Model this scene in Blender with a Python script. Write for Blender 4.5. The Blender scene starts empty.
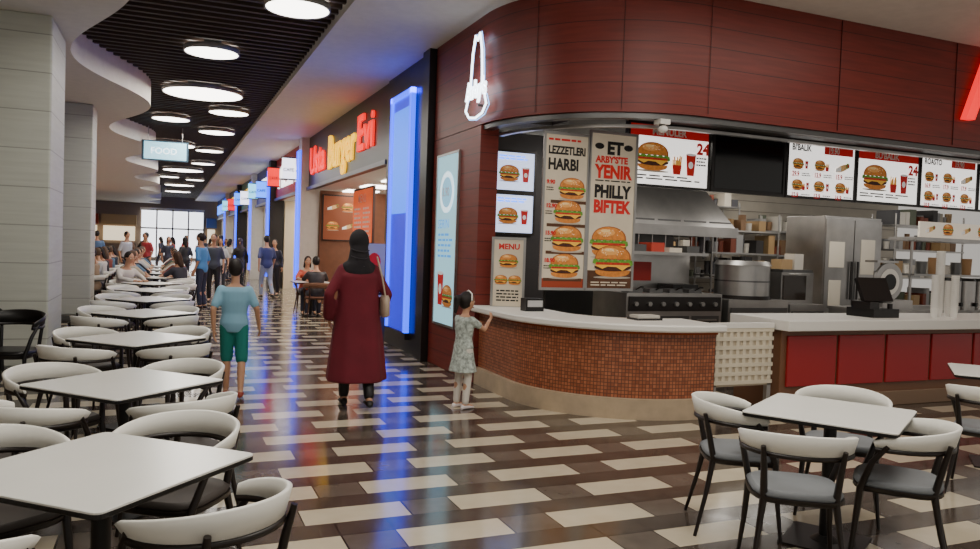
import bpy, math, random
from mathutils import Vector, Matrix
random.seed(7)
V=Vector; pi=math.pi; rad=math.radians
COL=bpy.context.collection
# ------------------------------------------------------------ materials
_m={}
def mat(name,col,rough=.5,metal=0,em=0,noise=0,nscale=8,spec=.5,bump=0,alpha=1,coat=0,emcol=None):
    if name in _m: return _m[name]
    m=bpy.data.materials.new(name); m.use_nodes=True; nt=m.node_tree; b=nt.nodes['Principled BSDF']
    c=(*col,1)
    b.inputs['Base Color'].default_value=c; b.inputs['Roughness'].default_value=rough; b.inputs['Metallic'].default_value=metal
    b.inputs['Specular IOR Level'].default_value=spec; b.inputs['Coat Weight'].default_value=coat
    if em: b.inputs['Emission Color'].default_value=(*(emcol or col),1); b.inputs['Emission Strength'].default_value=em
    if alpha<1: b.inputs['Alpha'].default_value=alpha
    if noise or bump:
        tc=nt.nodes.new('ShaderNodeTexCoord'); n=nt.nodes.new('ShaderNodeTexNoise'); n.inputs['Scale'].default_value=nscale; n.inputs['Detail'].default_value=4
        nt.links.new(tc.outputs['Object'],n.inputs['Vector'])
        if noise:
            r=nt.nodes.new('ShaderNodeMapRange'); r.inputs[1].default_value=.3; r.inputs[2].default_value=.7; r.inputs[3].default_value=1-noise; r.inputs[4].default_value=1+noise
            nt.links.new(n.outputs['Fac'],r.inputs[0])
            x=nt.nodes.new('ShaderNodeMix'); x.data_type='RGBA'; x.blend_type='MULTIPLY'; x.inputs[0].default_value=1
            x.inputs[6].default_value=c; nt.links.new(r.outputs[0],x.inputs[7]); nt.links.new(x.outputs[2],b.inputs['Base Color'])
            if em: nt.links.new(x.outputs[2],b.inputs['Emission Color'])
        if bump:
            bp=nt.nodes.new('ShaderNodeBump'); bp.inputs['Strength'].default_value=bump; nt.links.new(n.outputs['Fac'],bp.inputs['Height']); nt.links.new(bp.outputs[0],b.inputs['Normal'])
    _m[name]=m; return m
def col(r,g,b,**k):
    return mat('paint_%d_%d_%d_%s'%(r,g,b,'_'.join('%s%s'%i for i in k.items())),tuple(((c/255)**2.2) for c in (r,g,b)),**k)
# ------------------------------------------------------------ mesh builder
class MB:
    def __init__(s): s.v=[];s.f=[];s.m=[];s.sm=[];s.mats=[];s.uv=None
    def mi(s,m):
        if m not in s.mats: s.mats.append(m)
        return s.mats.index(m)
    def add(s,vs,fs,m,sm=False,M=None):
        o=len(s.v)
        for v in vs: s.v.append(tuple(M@V(v)) if M else tuple(v))
        i=s.mi(m)
        for f in fs: s.f.append([o+k for k in f]); s.m.append(i); s.sm.append(sm)
    def box(s,a,b,m,M=None,bev=0):
        x0,y0,z0=a;x1,y1,z1=b
        if x0>x1:x0,x1=x1,x0
        if y0>y1:y0,y1=y1,y0
        if z0>z1:z0,z1=z1,z0
        s.add([(x0,y0,z0),(x1,y0,z0),(x1,y1,z0),(x0,y1,z0),(x0,y0,z1),(x1,y0,z1),(x1,y1,z1),(x0,y1,z1)],
              [(0,3,2,1),(4,5,6,7),(0,1,5,4),(1,2,6,5),(2,3,7,6),(3,0,4,7)],m,False,M)
    def rings(s,R,m,cap=True,M=None,sm=True,closed=True):
        n=len(R[0]); vs=[p for r in R for p in r]; fs=[]
        for i in range(len(R)-1):
            for j in range(n if closed else n-1):
                k=(j+1)%n; fs.append((i*n+j,i*n+k,(i+1)*n+k,(i+1)*n+j))
        s.add(vs,fs,m,sm,M)
        if cap: 
            s.add(list(R[0]),[tuple(range(n))[::-1]],m,False,M); s.add(list(R[-1]),[tuple(range(n))],m,False,M)
    def cyl(s,p0,p1,r0,r1,m,n=14,M=None,cap=True):
        p0=V(p0);p1=V(p1);d=(p1-p0).normalized(); a=d.orthogonal().normalized(); b=d.cross(a)
        s.rings([[p+ (a*math.cos(2*pi*i/n)+b*math.sin(2*pi*i/n))*r for i in range(n)] for p,r in((p0,r0),(p1,r1))],m,cap,M)
    def tube(s,pts,r,m,n=8,M=None):
        pts=[V(p) for p in pts]; R=[]
        rs=r if isinstance(r,(list,tuple)) else [r]*len(pts)
        d0=(pts[1]-pts[0]).normalized(); a=d0.orthogonal().normalized()
        for i,p in enumerate(pts):
            d=(pts[min(i+1,len(pts)-1)]-pts[max(i-1,0)]).normalized(); a=(a-d*a.dot(d)).normalized(); b=d.cross(a)
            R.append([p+(a*math.cos(2*pi*k/n)+b*math.sin(2*pi*k/n))*rs[i] for k in range(n)])
        s.rings(R,m,True,M)
    def caps(s,p0,p1,r0,r1,m,n=12,M=None):
        p0=V(p0);p1=V(p1);d=(p1-p0); d=d.normalized() if d.length>1e-6 else V((0,0,1)); a=d.orthogonal().normalized(); b=d.cross(a); R=[]
        for t in (-85,-60,-30,0): R.append((p0+d*r0*math.sin(rad(t)),r0*math.cos(rad(t))))
        for t in (0,30,60,85): R.append((p1+d*r1*math.sin(rad(t)),r1*math.cos(rad(t))))
        s.rings([[p+(a*math.cos(2*pi*i/n)+b*math.sin(2*pi*i/n))*r for i in range(n)] for p,r in R],m,True,M)
    def sph(s,c,r,m,nu=16,nv=10,M=None,fn=None):
        R=[]
        for j in range(nv+1):
            t=-pi/2+pi*(j*.996+.002*nv)/nv; ring=[]
            for i in range(nu):
                p=V((math.cos(t)*math.cos(2*pi*i/nu),math.cos(t)*math.sin(2*pi*i/nu),math.sin(t)))
                p=fn(p) if fn else p
                ring.append(V(c)+V((p.x*r[0],p.y*r[1],p.z*r[2])))
            R.append(ring)
        s.rings(R,m,True,M)
    def poly(s,pts,m,M=None,z=0): s.add([(p[0],p[1],z) for p in pts],[tuple(range(len(pts)))],m,False,M)
    def ell(s,x,y,w,h,m,M,z,n=16,rot=0):
        c,q=math.cos(rot),math.sin(rot); s.poly([(x+w*math.cos(2*pi*i/n)*c-h*math.sin(2*pi*i/n)*q,y+w*math.cos(2*pi*i/n)*q+h*math.sin(2*pi*i/n)*c) for i in range(n)],m,M,z)
    def text(s,t,size,M,m,align='LEFT',ext=0,bold=0,sx=1,shear=0):
        cu=bpy.data.curves.new('t','FONT'); cu.body=t; cu.size=size; cu.align_x=align; cu.extrude=ext; cu.offset=bold; cu.resolution_u=3; cu.shear=shear
        ob=bpy.data.objects.new('t',cu); COL.objects.link(ob); dg=bpy.context.evaluated_depsgraph_get()
        me=bpy.data.meshes.new_from_object(ob.evaluated_get(dg)); S=Matrix.Diagonal((sx,1,1,1))
        s.add([v.co for v in me.vertices],[tuple(p.vertices) for p in me.polygons],m,False,M@S)
        bpy.data.objects.remove(ob); bpy.data.curves.remove(cu); bpy.data.meshes.remove(me)
    def mesh(s,name):
        me=bpy.data.meshes.new(name); me.from_pydata(s.v,[],s.f)
        for m in s.mats: me.materials.append(m)
        me.polygons.foreach_set('material_index',s.m); me.polygons.foreach_set('use_smooth',s.sm); me.update(); return me
    def obj(s,name,loc=(0,0,0),rz=0,bev=0):
        ob=bpy.data.objects.new(name,s.mesh(name)); COL.objects.link(ob); ob.location=loc; ob.rotation_euler=(0,0,rz)
        if bev:
            b=ob.modifiers.new('bevel','BEVEL'); b.width=bev; b.segments=2; b.limit_method='ANGLE'; b.angle_limit=rad(50)
        return ob
def Mt(x,y,z): return Matrix.Translation((x,y,z))
MX=Matrix.Rotation(-pi/2,4,'Z')@Matrix.Rotation(pi/2,4,'X')   # faces -X
MY=Matrix.Rotation(pi/2,4,'X')                                # faces -Y
def lpath(x0,yfar,yf,R,xend,n=20):
    P=[]
    if yfar>yf+R: P.append((x0,yfar,(-1,0)))
    for i in range(n+1):
        a=pi+ (pi/2)*i/n
        P.append((x0+R+R*math.cos(a),yf+R+R*math.sin(a),(math.cos(a),math.sin(a))))
    if xend>x0+R: P.append((xend,yf,(0,-1)))
    return P
def sweep(name,path,prof,mats,closed=True,obj=True):
    vs=[];fs=[];uv=[];mi=[];L=[0]
    for i in range(1,len(path)): L.append(L[-1]+math.dist(path[i][:2],path[i-1][:2]))
    n=len(prof); A=[0]
    for i in range(1,n+1): A.append(A[-1]+math.dist(prof[i%n],prof[i-1]))
    for (x,y,nn) in path:
        for (o,z) in prof: vs.append((x+nn[0]*o,y+nn[1]*o,z))
    if not isinstance(mats,list): mats=[mats]*n
    um=[]; 
    for m in mats:
        if m not in um: um.append(m)
    for i in range(len(path)-1):
        for j in range(n if closed else n-1):
            k=(j+1)%n
            fs.append((i*n+j,i*n+k,(i+1)*n+k,(i+1)*n+j)); uv+= [(L[i],A[j]),(L[i],A[j+1]),(L[i+1],A[j+1]),(L[i+1],A[j])]; mi.append(um.index(mats[j]))
    if closed:
        fs.append(tuple(range(n))[::-1]); uv+=[(0,0)]*n; mi.append(0)
        b=(len(path)-1)*n; fs.append(tuple(b+k for k in range(n))); uv+=[(0,0)]*n; mi.append(0)
    me=bpy.data.meshes.new(name); me.from_pydata(vs,[],fs)
    for m in um: me.materials.append(m)
    ul=me.uv_layers.new(name='UVMap')
    for i,u in enumerate(uv): ul.data[i].uv=u
    me.polygons.foreach_set('material_index',mi); me.polygons.foreach_set('use_smooth',[True]*len(fs)); me.update()
    ob=bpy.data.objects.new(name,me); COL.objects.link(ob); e=ob.modifiers.new('e','EDGE_SPLIT'); e.split_angle=rad(35); return ob
def par(p,*cs):
    for c in cs: c.parent=p
# ------------------------------------------------------------ key materials
white=col(236,234,228,rough=.4); offw=col(222,217,208,rough=.6,noise=.04)
black=col(16,15,15,rough=.4); dark=col(30,26,25,rough=.35)
steel=mat('brushed_steel',(.42,.41,.40),.33,.95,noise=.15,nscale=3); steeld=mat('dark_steel',(.15,.15,.15),.38,.9)
def floor_mat():
    m=bpy.data.materials.new('glossy_floor_tiles'); m.use_nodes=True; nt=m.node_tree; N=nt.nodes; L=nt.links; b=N['Principled BSDF']
    g=N.new('ShaderNodeNewGeometry'); sp=N.new('ShaderNodeSeparateXYZ'); L.new(g.outputs['Position'],sp.inputs[0])
    def ma(op,a,bb=None,c=None):
        n=N.new('ShaderNodeMath'); n.operation=op
        for i,v in enumerate((a,bb,c)):
            if v is None: continue
            if isinstance(v,(int,float)): n.inputs[i].default_value=v
            else: L.new(v,n.inputs[i])
        return n.outputs[0]
    x=sp.outputs[0]; y=ma('ADD',sp.outputs[1],100.08)
    row=ma('FLOOR',ma('DIVIDE',y,.46)); par2=ma('MODULO',row,2)
    xs=ma('ADD',ma('ADD',x,100.3),ma('MULTIPLY',par2,.47)); fx=ma('FRACT',ma('DIVIDE',xs,.94)); fy=ma('FRACT',ma('DIVIDE',y,.46))
    bar=ma('MULTIPLY',ma('LESS_THAN',fx,.68),ma('LESS_THAN',fy,.58))
    fill=ma('MULTIPLY',ma('GREATER_THAN',fx,.68),ma('LESS_THAN',fy,.58))
    def line(v,c,w): return ma('LESS_THAN',ma('ABSOLUTE',ma('SUBTRACT',v,c)),w)
    j=ma('MAXIMUM',ma('MAXIMUM',line(fx,.68,.006),line(fx,.003,.006)),ma('MAXIMUM',line(fy,.58,.011),line(fy,.003,.011)))
    n=N.new('ShaderNodeTexNoise'); n.inputs['Scale'].default_value=6; n.inputs['Detail'].default_value=6; L.new(g.outputs['Position'],n.inputs['Vector'])
    def mix(f,a,bb):
        q=N.new('ShaderNodeMix'); q.data_type='RGBA'
        L.new(f,q.inputs[0])
        for i,v in((6,a),(7,bb)):
            if isinstance(v,tuple): q.inputs[i].default_value=(*v,1)
            else: L.new(v,q.inputs[i])
        return q.outputs[2]
    dk=mix(n.outputs['Fac'],(.042,.031,.025),(.10,.077,.06))
    dk2=mix(n.outputs['Fac'],(.08,.064,.052),(.16,.13,.105))
    cr=mix(n.outputs['Fac'],(.50,.43,.31),(.62,.55,.42))
    c=mix(fill,dk,dk2); c=mix(bar,c,cr); c=mix(j,c,(.03,.024,.02)); L.new(c,b.inputs['Base Color'])
    rr=N.new('ShaderNodeMapRange'); rr.inputs[3].default_value=.08; rr.inputs[4].default_value=.2; L.new(n.outputs['Fac'],rr.inputs[0]); L.new(rr.outputs[0],b.inputs['Roughness'])
    b.inputs['Specular IOR Level'].default_value=.55
    return m
def stripe_mat(name,c1,c2,pitch,rough=.35,w=.05,axis=2,spec=.5,var=.3):
    m=bpy.data.materials.new(name); m.use_nodes=True; nt=m.node_tree; N=nt.nodes; L=nt.links; b=N['Principled BSDF']
    g=N.new('ShaderNodeNewGeometry'); sp=N.new('ShaderNodeSeparateXYZ'); L.new(g.outputs['Position'],sp.inputs[0])
    d=N.new('ShaderNodeMath'); d.operation='DIVIDE'; L.new(sp.outputs[axis],d.inputs[0]); d.inputs[1].default_value=pitch
    f=N.new('ShaderNodeMath'); f.operation='FRACT'; L.new(d.outputs[0],f.inputs[0])
    l=N.new('ShaderNodeMath'); l.operation='LESS_THAN'; L.new(f.outputs[0],l.inputs[0]); l.inputs[1].default_value=w
    q=N.new('ShaderNodeMix'); q.data_type='RGBA'; L.new(l.outputs[0],q.inputs[0]); q.inputs[6].default_value=(*c1,1); q.inputs[7].default_value=(*c2,1)
    n=N.new('ShaderNodeTexNoise'); n.inputs['Scale'].default_value=2; n.inputs['Detail'].default_value=5
    mp=N.new('ShaderNodeMapping'); mp.inputs['Scale'].default_value=(1,1,14); L.new(g.outputs['Position'],mp.inputs[0]); L.new(mp.outputs[0],n.inputs['Vector'])
    r=N.new('ShaderNodeMapRange'); r.inputs[1].default_value=.3; r.inputs[2].default_value=.7; r.inputs[3].default_value=1-var; r.inputs[4].default_value=1+var; L.new(n.outputs['Fac'],r.inputs[0])
    x=N.new('ShaderNodeMix'); x.data_type='RGBA'; x.blend_type='MULTIPLY'; x.inputs[0].default_value=1; L.new(q.outputs[2],x.inputs[6]); L.new(r.outputs[0],x.inputs[7])
    L.new(x.outputs[2],b.inputs['Base Color']); b.inputs['Roughness'].default_value=rough; b.inputs['Specular IOR Level'].default_value=spec
    return m
def brick_mat(name,c1,c2,mortar,w,h,ms,off=0,rough=.3):
    m=bpy.data.materials.new(name); m.use_nodes=True; nt=m.node_tree; N=nt.nodes; L=nt.links; b=N['Principled BSDF']
    uv=N.new('ShaderNodeUVMap'); t=N.new('ShaderNodeTexBrick'); L.new(uv.outputs[0],t.inputs['Vector'])
    t.inputs['Color1'].default_value=(*c1,1); t.inputs['Color2'].default_value=(*c2,1); t.inputs['Mortar'].default_value=(*mortar,1)
    t.inputs['Scale'].default_value=1; t.inputs['Brick Width'].default_value=w; t.inputs['Row Height'].default_value=h; t.inputs['Mortar Size'].default_value=ms; t.offset=off
    L.new(t.outputs['Color'],b.inputs['Base Color']); b.inputs['Roughness'].default_value=rough
    return m
FLOOR=floor_mat()
MAROON=stripe_mat('maroon_wood_panels',(.17,.019,.012),(.05,.006,.004),.21,rough=.42,w=.04,var=.18)
COLM=stripe_mat('grey_column_cladding',(.50,.52,.47),(.30,.31,.28),.42,rough=.5,w=.03,var=.06)
MOSAIC=brick_mat('copper_mosaic',(.50,.17,.08),(.28,.08,.035),(.12,.05,.03),.035,.035,.004)
def ls(name,c,s): return mat(name,c,.5,0,em=s)
LAMP=ls('lamp_diffuser',(1,.95,.86),8)
SCRW=ls('lit_menu_white',(1,.97,.93),1.15); BLUE=ls('blue_led',(.006,.05,1),3.2); BLUE2=ls('blue_glow_panel',(.015,.02,.6),1.2)
# ------------------------------------------------------------ shell
b=MB(); b.box((-7,-2.5,-.1),(15,60,0),FLOOR); b.obj('floor')
b=MB(); b.box((2.0,-2.5,4.33),(15,6.62,4.42),offw); b.box((2.0,6.62,4.33),(3.6,60,4.42),offw); b.box((1.9,-2.5,4.33),(2.0,60,4.62),offw); b.obj('ceiling_right_soffit')
b=MB(); b.box((-7,-2.5,4.66),(2.0,60,4.7),black)
sl=col(60,46,38,rough=.6)
y=-2.4
while y<58:
    b.box((-2.6,y,4.42),(1.9,y+.07,4.56),sl); y+=.23
b.obj('ceiling_slats')
b=MB(); ys=[-2.5+i*.25 for i in range(250)]
ex=lambda Y:-.75+.45*math.cos(2*pi*(Y-8)/7.5)
n=len(ys)
vs=[(-7,Y,4.0) for Y in ys]+[(ex(Y),Y,4.0) for Y in ys]+[(ex(Y),Y,4.64) for Y in ys]
b.add(vs[:2*n],[(i,i+1,n+i+1,n+i) for i in range(n-1)],offw,False)
b.add(vs[n:],[(i,i+1,n+i+1,n+i) for i in range(n-1)],offw,True); b.obj('ceiling_curved_bulkhead')
b=MB(); taupe=col(150,134,118,rough=.7,noise=.05); b.box((-7.1,-2.5,0),(-7,60,4.7),taupe); b.obj('wall_left')
b=MB(); b.box((-7,60,0),(15,60.1,4.7),taupe); b.obj('wall_end')
b=MB(); DAY=ls('daylight_glass',(.92,.95,1),2.6)
for i in range(4):
    x=-1.6+i*1.05; b.box((x,59.9,.2),(x+.95,59.95,3.5),DAY)
    b.box((x+.95,59.8,0),(x+1.05,59.98,3.6),col(150,145,138))
b.box((-1.7,59.8,2.2),(2.6,59.98,2.3),col(150,145,138)); b.box((-1.7,59.8,3.5),(2.6,59.98,3.7),white); b.obj('window_1')
b=MB()
for x0,x1,c in ((-6.5,-4.3,(160,60,40)),(-4.1,-1.9,(190,160,110)),(2.7,3.4,(60,90,150))):
    b.box((x0,59.2,2.4),(x1,59.9,3.1),col(*c)); b.box((x0,59.4,0),(x1,59.9,1.1),col(150,130,110)); b.box((x0+.1,59.7,1.3),(x1-.1,59.9,2.3),ls('far_shop_light',(1,.85,.6),1.2))
b.obj('far_kiosk')
def column(x0,x1,y0,y1):
    b=MB(); b.box((x0,y0,.12),(x1,y1,4.0),COLM); b.box((x0-.03,y0-.03,0),(x1+.03,y1+.03,.12),steeld)
    b.obj('clad_column',bev=.02)
column(-2.8,-1.19,9.8,11.0); column(-2.0,-1.27,16,16.9)
b=MB(); br=col(120,84,58,rough=.6,noise=.1)
b.box((-5,18,0),(-4.8,48,3.2),br); 
for i in range(7): b.box((-4.8,19+i*4,1.3),(-4.75,22+i*4,2.5),ls('kiosk_panel%d'%(i%3),[(.9,.45,.2),(.9,.8,.6),(.8,.3,.15)][i%3],1.1)); b.box((-4.8,18.6+i*4,0),(-4.0,22.4+i*4,1.05),col(170,160,150))
b.obj('kiosk_row')
def lamp(x,y,d):
    b=MB(); b.cyl((0,0,0),(0,0,.05),d/2,d/2,LAMP,32); 
    b.rings([[(math.cos(2*pi*i/32)*r,math.sin(2*pi*i/32)*r,z) for i in range(32)] for r,z in((d/2,.0),(d/2+.02,-.008),(d/2+.02,.07),(d/2,.07))],col(150,146,140),False)
    b.cyl((0,0,.05),(0,0,.14),d/2-.1,d/2-.1,black,16); b.obj('ceiling_lamp',(x,y,4.32))
for l in [(1.37,9.3,.72),(.57,12.1,.74),(.6,15.6,1.4),(.06,19.3,.8),(1.2,17.6,.8),(1.15,21,.85),(0,24.7,1.5),(1.2,25.5,.8),(.2,28.5,.8),(1.2,30,.8),(.6,33.5,1.5),(.1,37.5,.8),(1.2,38.5,.8),(.6,43,1.4),(.6,49,1.4),(.6,5.2,.78),(1.4,1.5,.78),(0,-.8,.78)]: lamp(*l)  # last three are out of view, added as fixtures for the near fill
# ------------------------------------------------------------ food pictures
E=.25
BUN=[col(150,82,34,em=E),col(196,120,52,em=E,noise=.2,nscale=30),col(222,156,84,em=E),col(240,196,130,em=E)]
def burger(b,M,x,y,s,z=.004,plain=False):
    def half(cx,cy,w,h,up,m,zz,n=14):
        pts=[(cx+w*math.cos(pi*i/n),cy+(h*math.sin(pi*i/n)**.8 if up else -h*math.sin(pi*i/n)**.7)) for i in range(n+1)]
        if not up: pts=pts[::-1]
        b.poly(pts,m,M,zz)
    half(x,y+.10*s,.52*s,.36*s,True,BUN[0],z); half(x-.01*s,y+.12*s,.48*s,.32*s,True,BUN[1],z+.0005)
    b.ell(x-.1*s,y+.30*s,.27*s,.09*s,BUN[2],M,z+.001); b.ell(x-.12*s,y+.34*s,.14*s,.04*s,BUN[3],M,z+.0015)
    if s>.2:
        for i in range(16): b.ell(x+random.uniform(-.34,.34)*s,y+(.2+random.uniform(0,.18))*s,.018*s,.01*s,col(250,230,190,em=E),M,z+.002,6,random.uniform(0,3))
    n=16; ptsT=[(x+(-.56+1.12*i/n)*s,y+(.10+.025*math.sin(i*2.3))*s) for i in range(n+1)]; ptsB=[(x+(-.58+1.16*i/n)*s,y+(-.02+.035*math.sin(i*1.9+1))*s) for i in range(n+1)]
    b.poly(ptsB+ptsT[::-1],col(92,140,48,em=E,noise=.4,nscale=40),M,z+.001)
    b.poly([(x-.5*s,y-.05*s),(x+.5*s,y-.05*s),(x+.48*s,y+.03*s),(x-.48*s,y+.03*s)],col(178,44,28,em=E,noise=.3,nscale=40),M,z+.0015)
    half(x,y-.06*s,.53*s,.13*s,False,col(74,38,22,em=.1,noise=.5,nscale=50),z+.0018)
    b.poly([(x-.5*s,y-.055*s),(x-.3*s,y-.13*s),(x-.15*s,y-.07*s),(x+.1*s,y-.08*s),(x+.28*s,y-.17*s),(x+.42*s,y-.07*s),(x+.5*s,y-.055*s),(x+.5*s,y-.03*s),(x-.5*s,y-.03*s)],col(236,176,60,em=E),M,z+.0022)
    half(x,y-.16*s,.5*s,.17*s,False,BUN[1],z+.0005); b.ell(x,y-.34*s,.55*s,.03*s,col(190,180,165),M,z-.001)
def fries(b,M,x,y,s,z=.006):
    for i in range(9):
        a=random.uniform(-.35,.35); w=.03*s; h=random.uniform(.3,.5)*s; x0=x+(i-4)*.045*s; dx=math.tan(a)*h*.4
        b.poly([(x0-w,y),(x0+w,y),(x0+dx+w,y+h),(x0+dx-w,y+h)],col(236,190-(i%3)*16,80,em=E),M,z+i*.0002)
    b.poly([(x-.18*s,y-.3*s),(x+.18*s,y-.3*s),(x+.24*s,y+.1*s),(x-.24*s,y+.1*s)],col(190,28,24,em=E),M,z+.003)
def cup(b,M,x,y,s,z=.006):
    b.poly([(x-.12*s,y-.3*s),(x+.12*s,y-.3*s),(x+.17*s,y+.3*s),(x-.17*s,y+.3*s)],col(190,30,28,em=E),M,z); b.ell(x,y+.3*s,.17*s,.035*s,col(240,240,240,em=E),M,z+.001); b.ell(x,y,.08*s,.1*s,col(240,240,240,em=E),M,z+.001)
def wrap(b,M,x,y,s,z=.006):
    b.ell(x,y,.5*s,.17*s,col(214,170,110,em=E,noise=.25,nscale=40),M,z,20,.35); b.ell(x+.38*s,y+.15*s,.13*s,.15*s,col(110,140,60,em=E,noise=.5,nscale=60),M,z+.001); b.ell(x+.4*s,y+.15*s,.08*s,.09*s,col(170,60,40,em=E),M,z+.0015)
    b.poly([(x-.5*s,y-.25*s),(x-.1*s,y-.18*s),(x-.12*s,y+.1*s),(x-.5*s,y-.05*s)],col(236,234,230,em=E),M,z+.002)
def lines(b,M,x,y,w,h,rows,m,z=.004):
    for r in range(rows):
        xx=x; yy=y+h-(r+.7)*h/rows
        while xx<x+w*random.uniform(.75,1):
            l=random.uniform(.1,.28)*w; b.poly([(xx,yy),(min(xx+l,x+w),yy),(min(xx+l,x+w),yy+h/rows*.45),(xx,yy+h/rows*.45)],m,M,z); xx+=l+.04*w
redp=col(190,30,28,em=.25); blk=col(25,20,20)
def panel(name,M,w,h,bg,t=.03,frame=None):
    b=MB(); b.box((0,0,-t),(w,h,0),bg,M)
    if frame:
        f=.03
        for a,c in (((-f,-f,-t),(w+f,0,.01)),((-f,h,-t),(w+f,h+f,.01)),((-f,0,-t),(0,h,.01)),((w,0,-t),(w+f,h,.01))): b.box(a,c,frame,M)
    return b
# ------------------------------------------------------------ right shops
def bay(y0,y1,fasc,backc,signs,board):
    b=MB(); b.box((3.42,y0,3.0),(3.6,y1,4.33),fasc); b.box((3.36,y0,2.96),(3.42,y1,3.04),steeld); b.obj('storefront_fascia')
    b=MB()
    for (t,c,yy,zz,sz,sx) in signs:
        b.text(t,sz,Mt(3.395,yy,zz)@MX,c,ext=.02,bold=.018,sx=sx)
    b.obj('storefront_sign')
    b=MB(); b.box((7.2,y0,0),(7.3,y1,2.98),backc); b.box((3.72,y1-.1,0),(7.2,y1,2.98),backc); b.box((3.72,y0,0),(7.2,y0+.1,2.98),backc)
    b.obj('shop_partition')
    b=MB(); b.box((3.61,y0+.1,3.0),(7.2,y1-.1,3.1),offw); 
    k=y0+1
    while k<y1-.8: b.box((4.3,k,2.97),(5.1,k+.8,2.999),LAMP); b.box((6,k,2.97),(6.4,k+.4,2.999),LAMP); k+=2.0
    b.obj('shop_ceiling')
    b=MB(); b.box((5.2,y0+.6,0),(5.8,y1-.6,1.0),board[1]); b.box((5.1,y0+.5,1.0),(5.9,y1-.5,1.06),white); b.obj('shop_counter')
    b=MB(); k=y0+.7
    while k<y1-1.2: 
        b.box((7.1,k,2.0),(7.19,k+1.1,2.75),board[0]); Mb=Mt(7.09,k+1.1,2.0)@MX; burger(b,Mb,.3,.4,.4); lines(b,Mb,.6,.1,.45,.55,5,redp); k+=1.3
    b.obj('shop_menu_board')
def pil(y0,y1,m,led=True):
    b=MB(); b.box((3.22,y0,0),(3.7,y1,4.33),m)
    if led: b.box((3.16,y0+.02,.4),(3.22,y0+.14,4.0),BLUE); b.box((3.16,y1-.14,.4),(3.22,y1-.02,4.0),BLUE)
    b.obj('storefront_pilaster')
RED=ls('sign_red',(1,.008,.006),1.5); YEL=ls('sign_yellow',(1,.52,.0),1.6); WHS=ls('sign_white',(1,1,1),2.2); BLS=ls('sign_blue',(.03,.2,1),3); GRS=ls('sign_green',(.05,.7,.15),2)
brn=col(120,78,56,rough=.6,noise=.1); cream=col(215,200,172,rough=.6)
bay(12.65,20.5,dark,brn,[("Usta",RED,20.2,3.35,.95,1.15),("Burger",YEL,17.8,3.3,1.05,.95),("Evi",RED,14.9,3.4,.95,1.2)],(ls('mb1',(.95,.55,.3),1.3),brn))
pil(20.5,20.95,offw)
bay(20.95,27,col(150,20,24,rough=.5),cream,[("PIZZA",WHS,26.3,3.35,.95,1.5)],(ls('mb2',(.9,.85,.7),1.5),col(150,30,25)))
pil(27,27.45,dark)
bay(27.45,33,col(20,40,130,rough=.5),offw,[("KAHVE",WHS,32.5,3.35,.85,1.3)],(ls('mb3',(.7,.85,1),1.5),white))
pil(33,33.45,offw)
bay(33.45,40,col(30,90,50,rough=.5),cream,[("SALATA",YEL,39.5,3.35,.85,1.4)],(ls('mb4',(.9,.9,.8),1.5),white))
pil(40,40.45,dark)
bay(40.45,48,dark,offw,[("TAVUK",YEL,47.5,3.35,.85,1.6)],(ls('mb5',(1,.8,.6),1.5),white))
pil(48,48.45,offw); bay(48.45,59.1,col(20,40,110),offw,[("DONDURMA",BLS,58.6,3.35,.85,1.7)],(ls('mb6',(.8,.9,1),1.5),white))
SKY=ls('sign_cyan',(.2,.7,1),1.8)
for y,c,z in ((21.3,WHS,3.3),(24.5,RED,3.3),(27.7,BLS,3.1),(30.5,SKY,3.2),(33.8,WHS,3.1),(37,BLS,3.2),(41,RED,3.1),(45,SKY,3.2)):
    b=MB(); b.box((2.85,y,z),(3.2,y+.1,z+.55),c); b.box((2.82,y-.01,z-.03),(3.23,y+.11,z),dark); b.box((2.82,y-.01,z+.55),(3.23,y+.11,z+.58),dark); b.box((3.18,y,z+.2),(3.42,y+.05,z+.25),steel); b.text("CAFE",.12,Mt(2.87,y-.005,z+.2)@MY,dark,bold=.003); b.obj('blade_sign')
b=MB(); b.box((0,-1.0,0),(.05,1.0,1.35),col(60,25,15)); b.box((-.01,-.95,.05),(0,.95,1.3),ls('orange_menu',(.80,.13,.03),.6)); Mb=Mt(-.015,.9,.05)@MX
b.text("MENU",.28,Mb@Mt(.5,.95,0),white,bold=.005); lines(b,Mb,.1,.1,.75,.75,7,white,0); lines(b,Mb,1.0,.1,.7,.75,7,white,0); 
for q in (-.8,.8): b.cyl((.03,q,-1.6),(.03,q,0),.03,.03,steeld,8)
b.box((-.2,-.9,-1.6),(.3,.9,-1.57),steeld); b.obj('orange_menu_board',(4.3,18.1,1.6))
Mb=Mt(3.8,20.36,1.7)@MY; b=panel('',Mb,1.3,1.15,col(130,70,42,em=.25),.04,frame=dark)
for i in range(3):
    for j in range(2): (wrap if (i+j)%2 else burger)(b,Mb,.25+i*.4,.35+j*.5,.3)
b.obj('wall_menu_poster')
b=MB(); b.box((3.38,10.2,0),(3.61,12.6,4.33),dark); b.box((3.3,10.2,0),(3.38,10.5,4.33),dark)
b.obj('dark_pilaster')
b=MB(); b.box((3.34,11.1,.3),(3.375,12.1,3.9),BLUE2)
for a in ((11.02,11.12),(12.08,12.16)): b.box((3.30,a[0],.3),(3.37,a[1],3.95),BLUE)
b.box((3.30,11.02,3.87),(3.37,12.16,3.95),BLUE)
b.box((3.32,11.2,2.1),(3.345,12.0,3.7),ls('blue_panel_light',(.01,.16,1),2.0)); b.box((3.3,11.0,.2),(3.38,12.2,.3),dark); b.obj('blue_light_panel')
b=MB(); b.box((0,0,0),(.35,.03,1.1),col(200,198,190)); Mb=Mt(0.02,-.005,.02)@MY; lines(b,Mb,.02,.1,.28,.5,6,blk); b.ell(.16,.8,.1,.14,redp,Mb,.002)
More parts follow.
